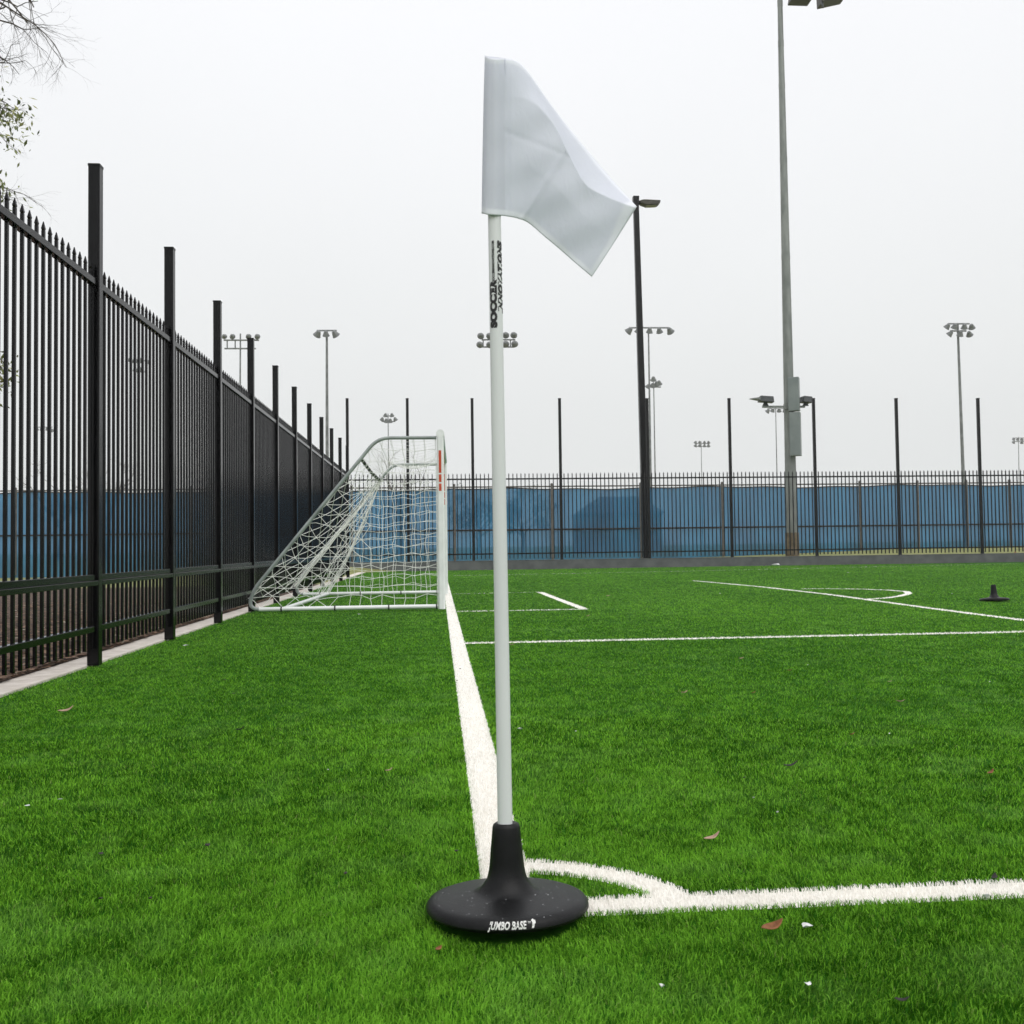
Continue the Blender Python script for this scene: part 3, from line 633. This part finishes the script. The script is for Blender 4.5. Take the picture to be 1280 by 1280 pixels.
for xc, yc_, wl, tilt in ((1000, -6.5, 27, 0), (1037, -5, 33, R(-14))):
    p = loc_at(xc, yc_, MY-.3, o0); s = MY/F
    lb = MB().box((p.x, -.3, p.z), (wl*s, .6, 19*s), ry=tilt, taper=.8).build('floodlight', M['bronze'], mast, bevel=.03)
    if tilt: MB().add([(p.x-.42, -.52, p.z+.1), (p.x-.33, -.52, p.z+.12), (p.x-.34, -.52, p.z-.60), (p.x-.42, -.52, p.z-.45), (p.x-.42, -.45, p.z+.1), (p.x-.33, -.45, p.z+.12), (p.x-.34, -.45, p.z-.60), (p.x-.42, -.45, p.z-.45)], [(0, 3, 2, 1), (4, 5, 6, 7), (0, 1, 5, 4), (1, 2, 6, 5), (2, 3, 7, 6), (3, 0, 4, 7)]).build('bracket', M['darkmetal'], lb)
LY = 33.95
o1 = at(808.3, 699, LY); o1.z = .27
lp = thing('lamp_post', 'slim black lamp post with one flat lamp head behind the far fence', 'lamp post', o1)
a = loc_at(794.7, 250, LY, o1)
def sq(mb, p, q, w0, w1):
    p, q = Vector(p), Vector(q); vs = [p+Vector((x*w0/2, y*w0/2, 0)) for x, y in ((-1, -1), (1, -1), (1, 1), (-1, 1))]+[q+Vector((x*w1/2, y*w1/2, 0)) for x, y in ((-1, -1), (1, -1), (1, 1), (-1, 1))]
    return mb.add(vs, [(3, 2, 1, 0), (4, 5, 6, 7)]+[(i, (i+1) % 4, 4+(i+1) % 4, 4+i) for i in range(4)])
sq(MB(), (0, 0, 0), a, .25, .185).build('pole', M['farblack'], lp, bevel=.015)
MB().box((a.x, 0, a.z), (.21, .2, .24)).box((a.x+.17, 0, a.z-.11), (.22, .09, .09)).build('bracket', M['farblack'], lp)
hb = MB(); s = LY/F
pr = [(3.5, -.1), (7, 1.2), (11, 1.9), (34, 1.2), (33, -2.6), (30, -4.6), (14, -5.4), (7, -3.2)]; zc = a.z-.07
vs = [(a.x+x*s*.92, -.16, zc+y*s) for x, y in pr]+[(a.x+x*s*.92, .16, zc+y*s) for x, y in pr]; n = len(pr)
hb.add(vs, [tuple(range(n)), tuple(reversed(range(n, 2*n)))]+[(i, n+i, n+(i+1) % n, (i+1) % n) for i in range(n)])
hd = hb.build('lamp_head', M['bronze'], lp, bevel=.02)
MB().box((a.x+21*s*.92, 0, zc-5.15*s), (13*s, .24, .03), ry=R(-2.8)).build('lamp_glass', M['lens'], hd)

# ------------------------------------------------------------------ distant floodlight masts
lampmesh = MB().lathe([(.06, .30), (.17, .26), (.26, .05), (.36, -.22), (.40, -.26), (.05, -.24)], 14)
lamp_me = None
def distant(label, bx, px, py, dist, rows, name='floodlight_mast', pr=.115, uprights=(), grp=None, face=35):
    global lamp_me
    s = dist/F; o = at(bx, 640, dist); o.z = 0.
    t = thing(name, label, 'floodlight', o, group=grp)
    top = loc_at(px, py, dist, o)
    MB().tube([(0, 0, 0), (top.x*.5, 0, top.z*.5), top], [pr, pr*.8, pr*.55], 10).build('pole', M['lamp'], t, smooth=True)
    for yb, x0, x1, lamps in rows:        # yb: bar height px; lamps: (x, y, tilt°, size)
        a, b_ = loc_at(x0, yb, dist, o), loc_at(x1, yb, dist, o)
        MB().tube([(a.x, -.1, a.z), (b_.x, -.1, b_.z)], .075, 6).build('crossarm', M['lamp'], t)
        for lx, ly, tilt, sz in lamps:
            p = loc_at(lx, ly, dist, o)
            if lamp_me is None:
                lo = lampmesh.build('lamp', M['lamp'], t, smooth=True); lamp_me = lo.data
            else: lo = bpy.data.objects.new('lamp', lamp_me); C.objects.link(lo); lo.parent = t
            lo.location = (p.x, -.35, p.z); lo.rotation_euler = (R(face), R(tilt), 0); k = (1.12 if face > 60 else 1.3)*sz*s/.8; lo.scale = (k, k, k)
    for ux, ya, yb in uprights:
        a, b_ = loc_at(ux, ya, dist, o), loc_at(ux, yb, dist, o); MB().tube([a, b_], .06, 6).build('brace', M['lamp'], t)
    return t
distant('distant floodlight mast with four round lamps on top bar, leftmost above left fence', 299, 300.5, 417, 90, [(425.5, 280, 324, [(281, 421, -25, 6), (291, 421, -25, 6.5), (311, 421, -25, 6.5), (322, 421, -25, 6.5)]), (436, 281, 320, [])], uprights=((284, 425, 436), (294, 425, 436), (310, 425, 436)), face=80)
distant('distant pale floodlight mast with three drooping lamps between left fence posts and goal', 409, 408.5, 412.5, 88, [(413.5, 396, 421, [(398, 418, 35, 8), (408, 418, 0, 7), (419, 418, -35, 8)])], pr=.18)
distant('small distant floodlight mast rising behind the goal crossbar corner', 487, 485, 517, 140, [(527, 477, 494, [(478, 524, 20, 4.5), (483, 526, 0, 5), (488, 526, 0, 5), (494, 524, -20, 4.5)]), (520, 481, 490, [(482, 519, 10, 4.5), (490, 519, -10, 4.5)])], pr=.11)
distant('distant floodlight cluster with two rows of four lamps hidden partly by the flag pole', 624, 622, 417, 90, [(425, 602, 644, [(601, 420, 20, 8), (612, 420, 20, 8), (632, 419, -10, 8), (642, 419, -10, 8)]), (434, 602, 643, [(600, 431, 40, 8), (612, 431, 10, 8), (632, 430, -10, 8), (643, 430, -30, 8)])], uprights=((604, 424, 434), (638, 424, 434)), face=80)
distant('distant floodlight mast with five lamps hanging in a row behind the black lamp post', 814, 810.5, 409, 88, [(410, 786, 836, [(786, 414, 45, 8), (797, 414, 20, 7), (811, 414, 0, 7), (823, 414, -20, 7), (836, 414, -40, 8)])])
distant('smaller distant floodlight mast with clustered lamps just right of the black lamp post', 819.5, 817, 472, 115, [(484, 808, 826, [(810, 483, 30, 6), (815, 482, 10, 6), (820, 480, -10, 6), (823, 479, -20, 6)]), (475, 812, 820, [(816, 474, -10, 6)])], pr=.10)
distant('tiny pale floodlight mast midway between the black lamp post and steel pole', 877.5, 876.5, 552, 186, [(554.5, 868, 886, [(869, 553, 20, 3.6), (874, 553, 10, 3.6), (880, 553, -10, 3.6), (885, 553, -20, 3.6)]), (558, 868, 886, [(869, 557, 20, 3.6), (874, 557, 10, 3.6), (880, 557, -10, 3.6), (885, 557, -20, 3.6)])], pr=.10)
distant('distant floodlight mast half hidden under the crossarm of the steel pole', 972, 969.5, 508, 140, [(511, 959, 980, [(959, 514, 35, 5), (965, 513, 10, 5), (973, 513, -10, 5), (980, 513, -20, 5)])], pr=.10)
distant('distant grey floodlight mast with two stacked rows of lamps near the right edge', 1206, 1197, 404, 87, [(405, 1184, 1211, [(1182, 409, 30, 7), (1191, 409, 12, 7), (1203, 409, -12, 7), (1212, 409, -30, 7)]), (414, 1187, 1207, [(1185.5, 418, 38, 7), (1198, 418, 0, 7), (1209, 418, -38, 7)])], pr=.18)
distant('tiny distant floodlight mast cut by the right edge of the photo', 1274, 1273, 546, 177, [(547.5, 1265, 1281, [(1266, 549, 20, 3.6), (1271, 549, 0, 3.6), (1276, 549, -10, 3.6), (1281, 549, -20, 3.6)]), (552, 1265, 1281, [(1266, 553, 20, 3.6), (1276, 553, -10, 3.6)])], pr=.10)
distant('distant floodlight mast seen through the pickets right of the nearest left fence post', 172, 172, 447, 108, [(451, 163, 187, [(164, 450, 20, 5), (170, 451, 0, 6), (177, 451, 0, 6), (185, 453, -20, 5)]), (465, 168, 181, [(170, 462, 0, 5), (178, 462, 0, 5)])], pr=.10)
distant('tiny distant floodlight mast seen through the pickets left of the nearest left fence post', 55, 54, 532, 165, [(534, 45, 66, [(47, 536, 20, 4), (53, 536, 0, 4), (60, 536, 0, 4), (66, 538, -20, 4)])], pr=.12)

# ------------------------------------------------------------------ trees
def grow(mb, p, d, ln, r, depth, rg, tips, droop=.02, spread=.6):
    pts = [p]; q = Vector(p); dd = Vector(d).normalized(); n = 4
    for i in range(n):
        dd = (dd+Vector((rg.uniform(-1, 1), rg.uniform(-1, 1), rg.uniform(-1, 1)-droop*3))*.22).normalized(); q = q+dd*ln/n; pts.append(q.copy())
    r1 = r*.62; mb.tube(pts, [r+(r1-r)*i/n for i in range(n+1)], 5 if r > .012 else 3, False)
    tips.append((pts, depth))
    if depth <= 0: return
    for k in range(rg.choice((2, 3, 3))):
        i = rg.choice((1, 2, 3, 4, 4)); nd = (dd+Vector((rg.uniform(-1, 1), rg.uniform(-1, 1), rg.uniform(-1, .8)))*spread).normalized()
        grow(mb, pts[i], nd, ln*rg.uniform(.55, .8), r1*rg.uniform(.6, .9), depth-1, rg, tips, droop, spread)
def leaves(pts, rg, n, size, spreadr, cols):
    V = []; co = []
    for k in range(n):
        p = rg.choice(pts); c = p+Vector((rg.gauss(0, 1), rg.gauss(0, 1), rg.gauss(0, 1)))*spreadr
        a = Vector((rg.gauss(0, 1), rg.gauss(0, 1), rg.gauss(0, 1)-.6)).normalized(); b_ = a.orthogonal().normalized(); s = size*rg.uniform(.6, 1.3)
        V += [c-a*s, c+b_*s*.35, c+a*s, c-b_*s*.35]; co += [rg.choice(cols)]*4
    V = np.array([tuple(v) for v in V]); n_ = len(V)//4
    return V, np.array(co)
# near tree whose branches enter at the top left
TY = 12.; tx = at(-190, 640, TY).x
nt_ = thing('tree', 'near tree whose bare twigs and sparse green leaves reach in at top left', 'tree', (tx, TY, -.03))
rg = random.Random(21); o = Vector((tx, TY, -.03)); tb = MB()
tb.tube([(0, 0, 0), (.05, .02, 1.6), (-.04, .05, 3.2), (.1, .1, 4.6), (.2, 0, 6.4)], [.19, .16, .14, .12, .07], 12)
limbs = [((.05, .03, 4.4), (-28, 60)), ((.12, .1, 4.9), (-20, 12)), ((.15, .05, 5.4), (-15, -25)), ((.02, .06, 3.7), (-34, 120)), ((.0, .03, 2.6), (-30, 430)), ((.1, 0, 5.8), (30, -55)), ((0, .02, 3.2), (-40, 205))]
starts = []
for st, (px, py) in limbs:
    e_ = at(px, py, TY+rg.uniform(-.5, .5))-o; st = Vector(st); mid = st.lerp(e_, .5)+Vector((0, 0, .35)); pts = [st*(1-t)**2+mid*2*t*(1-t)+e_*t*t for t in [i/8 for i in range(9)]]
    tb.tube(pts, [.06-.038*i/8 for i in range(9)], 6); starts.append((pts[-1], (pts[-1]-pts[-2]).normalized()))
tb.build('trunk', M['bark'], nt_, smooth=True)
cb = MB(); tips = []
tgt = [((40, 55), .5), ((45, 20), .6), ((95, 25), .6), ((30, 130), .5), ((20, 470), .35), ((85, 20), .5), ((8, 215), .35)]
for (p, d), ((px, py), k) in zip(starts, tgt):
    e_ = at(px, py, TY)-o; dv = (e_-p); 
    for q in range(3):
        grow(cb, p-d*.12*q, dv.normalized()+Vector((rg.uniform(-.3, .3), rg.uniform(-.3, .3), rg.uniform(-.35, .3))), dv.length*rg.uniform(.5, .75), .013, 4, rg, tips, .05, .75)
cb.build('branches', M['bark'], nt_)
gr_ = [p for pts, dp in tips for p in pts if dp <= 2]
def inpx(p, x0, x1, y0, y1):
    a, b_ = at(x0, y0, TY)-o, at(x1, y1, TY)-o; return a.x <= p.x <= b_.x and b_.z <= p.z <= a.z
lp_ = [p for p in gr_ if inpx(p, -120, 30, 105, 180) or inpx(p, -120, 6, 190, 260) or inpx(p, -80, 30, 395, 520)] or gr_
V, co = leaves(lp_, rg, 800, .040, .075, [(.20, .23, .06), (.13, .16, .04), (.28, .28, .09), (.10, .12, .04)])
n_ = len(V)//4; lo = bigmesh('leaves', V, np.arange(len(V)), np.arange(n_)*4, None, M['leaf'], co); lo.parent = nt_
# trees and a house beyond the windscreen
def fartree(label, px, dist, ytop, wpx, seed, leafy=True, name='tree', grp=None):
    s = dist/F; o = at(px, 640, dist); o.z = 0; rg = random.Random(seed); t = thing(name, label, 'tree', o, group=grp)
    hh = at(px, ytop, dist).z; wd = wpx*s; tb = MB(); tb.tube([(0, 0, 0), (.1, 0, hh*.3), (0, 0, hh*.6)], [hh*.03, hh*.024, hh*.014], 8); tips = []
    cm = MB()
    for k in range(9): grow(cm if k else cm, Vector((0, 0, hh*rg.uniform(.25, .55))), Vector((rg.uniform(-1, 1)*wd/hh*1.3, rg.uniform(-1, 1), rg.uniform(.5, 1.3))), hh*.33, hh*.011, 3 if leafy else 4, rg, tips, -.01, .6)
    tb.build('trunk', M['bark'], t); cm.build('branches', M['fartwig'], t)
    if leafy:
        pts = [p for q, dp in tips for p in q if dp <= 1]; V, co = leaves(pts, rg, 2600, hh*.022, hh*.035, [(.03, .045, .02), (.05, .07, .03), (.07, .09, .04)])
        lo = bigmesh('crown', V, np.arange(len(V)), np.arange(len(V)//4)*4, None, M['leaf'], co); lo.parent = t
fartree('bushy dark tree showing through the blue screen just left of the flag pole', 598, 75, 618, 60, 1)
fartree('dark leafy tree showing through the blue screen just right of the flag pole', 652, 70, 622, 55, 2)
fartree('bare pale tree rising above the blue screen behind the goal net', 500, 110, 578, 60, 3, False)
fartree('bare pale tree behind the blue screen left of the goal, beyond the left fence', 135, 95, 583, 40, 4, False)
fartree('bare pale tree behind the blue screen near the left edge of the photo', 75, 100, 592, 50, 5, False)
hx = at(770, 640, 70); ho = thing('house', 'low gabled house showing dimly through the blue screen left of the lamp post', 'house', (hx.x, 70, 0))
MB().box((0, 0, 1.3), (5.4, 6, 3.4)).build('wall', M['brick'], ho)
z0 = 3.0; MB().add([(-2.9, -3.3, z0), (2.9, -3.3, z0), (2.9, 3.3, z0), (-2.9, 3.3, z0), (-1.2, 0, z0+1.3), (1.6, 0, z0+1.3)], [(0, 1, 5, 4), (1, 2, 5), (2, 3, 4, 5), (3, 0, 4), (3, 2, 1, 0)]).build('roof', M['roof'], ho)

# ------------------------------------------------------------------ litter on the turf
def leaf(label, px, py, size, m, rz=0., name='fallen_leaf', z=.010, cat_='leaf', asp=.42, grp=None, curl=.7):
    p = gnd(px, py, z); L_ = size; mb = MB(); n = 8; vs = []
    for i in range(n+1):
        t = i/n; wd = L_*asp*.5*math.sin(math.pi*min(1, t*1.02))**.7+.0004; x = (t-.5)*L_; zz = curl*L_*((t-.5)**2)*1.5*(1.4 if t > .5 else .5)
        vs += [(x, -wd, zz+wd*.5), (x, 0, zz), (x, wd, zz+wd*.35)]
    mb.add(vs, [(3*i+k, 3*i+3+k, 3*i+4+k, 3*i+1+k) for i in range(n) for k in range(2)])
    o = mb.build(name, m, smooth=True); o.location = p; o.rotation_euler = (rnd.uniform(-.2, .2), rnd.uniform(-.15, .15), rz); sm_ = o.modifiers.new('s', 'SOLIDIFY'); sm_.thickness = .0012
    return tag(o, label, cat_, grp)
def scrap(label, px, py, size, m, name='paper_scrap', cat_='litter', rz=0., z=.007, flat=.5, grp=None):
    p = gnd(px, py, z); mb = MB(); rg = random.Random(int(px*7+py)); k = 7; vs = [(0, 0, size*flat*.5)]
    for i in range(k): a = 2*math.pi*i/k; r0 = size*.5*rg.uniform(.6, 1.1); vs.append((r0*math.cos(a), r0*math.sin(a)*.7, size*flat*rg.uniform(0, .6)))
    vs.append((0, 0, -.002)); mb.add(vs, [(0, 1+i, 1+(i+1) % k) for i in range(k)]+[(k+1, 1+(i+1) % k, 1+i) for i in range(k)])
    o = mb.build(name, m); o.location = p; o.rotation_euler.z = rz; return tag(o, label, cat_, grp)
leaf('pinkish tan dead leaf on turf at far left near the kerb', 82, 889, .07, M['tleaf'], .5)
leaf('tan curled dead leaf right of the flag pole above the corner arc', 890, 1048, .043, M['tleaf'], .1)
leaf('reddish brown dead leaf on turf below the near white line', 965, 1160, .046, M['dleaf'], .15, asp=.5)
leaf('large curled brown leaf lying against the grey wall at far right', 1265, 699, .55, M['dleaf'], .5, z=.05, asp=.4, curl=1.2)
leaf('small orange leaf fragment on turf just below the flag base', 548, 1186, .014, M['dleaf'], .8, asp=.6)
leaf('faint brown leaf low in the right foreground turf', 1127, 1250, .022, M['dark'], -.3, asp=.3)
leaf('small tan leaf scrap on turf left of the white line, mid distance', 855, 866, .04, M['tleaf'], .4)
leaf('tan leaf fragment on the turf right of centre beyond the corner', 1125, 877, .04, M['tleaf'], -.2)
leaf('tan leaf fragment on turf left of the goal line, near mid frame', 486, 963, .025, M['tleaf'], .2)
leaf('thin dark leaf on turf right of the pole, above the tan curled leaf', 988, 957, .05, M['dark'], .05, asp=.25)
leaf('dark brown leaf at the right edge above the white line', 1243, 1097, .022, M['dark'], .9, asp=.5)
leaf('brown leaf scrap at right edge halfway up the turf', 1238, 966, .03, M['dleaf'], .4, asp=.4)
leaf('small dark leaf on turf at upper left, midway to the kerb', 300, 912, .04, M['dark'], -.1, asp=.4)
scrap('crumpled white paper lying at the foot of the grey wall', 969, 707, .34, M['paper'], z=.04, rz=.1, flat=.35)
scrap('crumpled white plastic scrap right of the reddish leaf', 1008, 1158, .026, M['paper'], 'plastic_scrap')
scrap('round white pebble just under the white line at right', 1233, 1121, .017, M['paper'], 'pebble', 'pebble', flat=.7)
scrap('small flat white scrap in the lower right foreground', 1010, 1230, .02, M['paper'], 'plastic_scrap', flat=.25)
scrap('thin white sliver standing in the grass below the flag base', 827, 1233, .011, M['paper'], 'plastic_scrap', flat=.9)
scrap('white scrap on turf close to right side of the flag pole', 650, 911, .026, M['paper'], flat=.3)
scrap('white scrap on turf near the left kerb in front of the goal', 232, 807, .05, M['paper'], flat=.4)
scrap('white scrap on turf in front of the goal ground bar', 449, 768, .05, M['paper'], flat=.3)
scrap('pale sliver on the left foreground turf beside another', 75, 999, .02, M['paper'], flat=.25)
scrap('pale sliver at the far left edge of the foreground turf', 34, 1007, .018, M['paper'], flat=.25)
scrap('black crumb on the left foreground turf', 259, 1057, .02, M['dark'], 'dirt_clod', 'debris')
scrap('small dark crumb left of the black crumb on foreground turf', 126, 1067, .016, M['dark'], 'dirt_clod', 'debris')
scrap('dark crumb in the lower left turf, nearest the bottom edge', 126, 1123, .011, M['dark'], 'dirt_clod', 'debris')
scrap('dark crumb in the lower left turf, right of a similar crumb', 188, 1123, .011, M['dark'], 'dirt_clod', 'debris')
scrap('dark crumb on turf beside the white line above the flag base', 570, 1064, .014, M['dark'], 'dirt_clod', 'debris')

for px, py, k in [(930, 972, 'd'), (1175, 954, 'd'), (972, 1015, 'p'), (942, 997, 'p'), (1000, 912, 'd'), (1065, 918, 'l'), (1112, 917, 'p'), (1112, 852, 't'), (1237, 852, 'p'), (942, 866, 'l'), (927, 823, 't'),
                  (987, 838, 'l'), (1010, 831, 'p'), (1036, 852, 'd'), (735, 770, 't'), (900, 742, 'p'), (720, 914, 'p'), (292, 867, 'd'), (322, 831, 'd'), (281, 850, 'd'), (145, 868, 'd'), (334, 813, 'd'), (410, 962, 'p'),
                  (432, 1092, 'd'), (575, 836, 'd'), (571, 851, 'd'), (640, 806, 't'), (760, 745, 't'), (690, 858, 'd'), (1190, 742, 'p'), (1060, 716, 'p')]:
    sz = min(.06, max(.012, 3.0*gnd(px, py).y/F)); m_ = {'d': 'dark', 'p': 'paper', 't': 'tleaf', 'l': 'dleaf'}[k]
    if k in 'tl': leaf('tiny dry leaf crumb lying loose on the green turf', px, py, sz*1.9, M[m_], rnd.uniform(-.5, .5), name='leaf_crumb', z=.008, asp=.5, grp='tiny leaf crumbs on the turf')
    elif k == 'd': scrap('tiny dark speck of dirt lying loose on the turf', px, py, sz, M[m_], 'dirt_speck', 'debris', z=.006, grp='tiny dark specks on the turf')
    else: scrap('tiny white speck lying loose on the turf', px, py, sz*.8, M[m_], 'white_speck', 'litter', z=.006, grp='tiny white specks on the turf')

# ------------------------------------------------------------------ misty air
hz = MB().box((20, 85, 17.5), (320, 330, 38)).build('haze', M['screen']); hz['kind'] = 'stuff'
m = bpy.data.materials.new('mist'); m.use_nodes = True; t = m.node_tree; t.nodes.remove(t.nodes['Principled BSDF'])
pv = t.nodes.new('ShaderNodeVolumePrincipled'); pv.inputs['Color'].default_value = (.97, .98, .98, 1); pv.inputs['Density'].default_value = .0008; pv.inputs['Anisotropy'].default_value = .2
t.links.new(pv.outputs[0], t.nodes['Material Output'].inputs['Volume']); hz.data.materials[0] = m
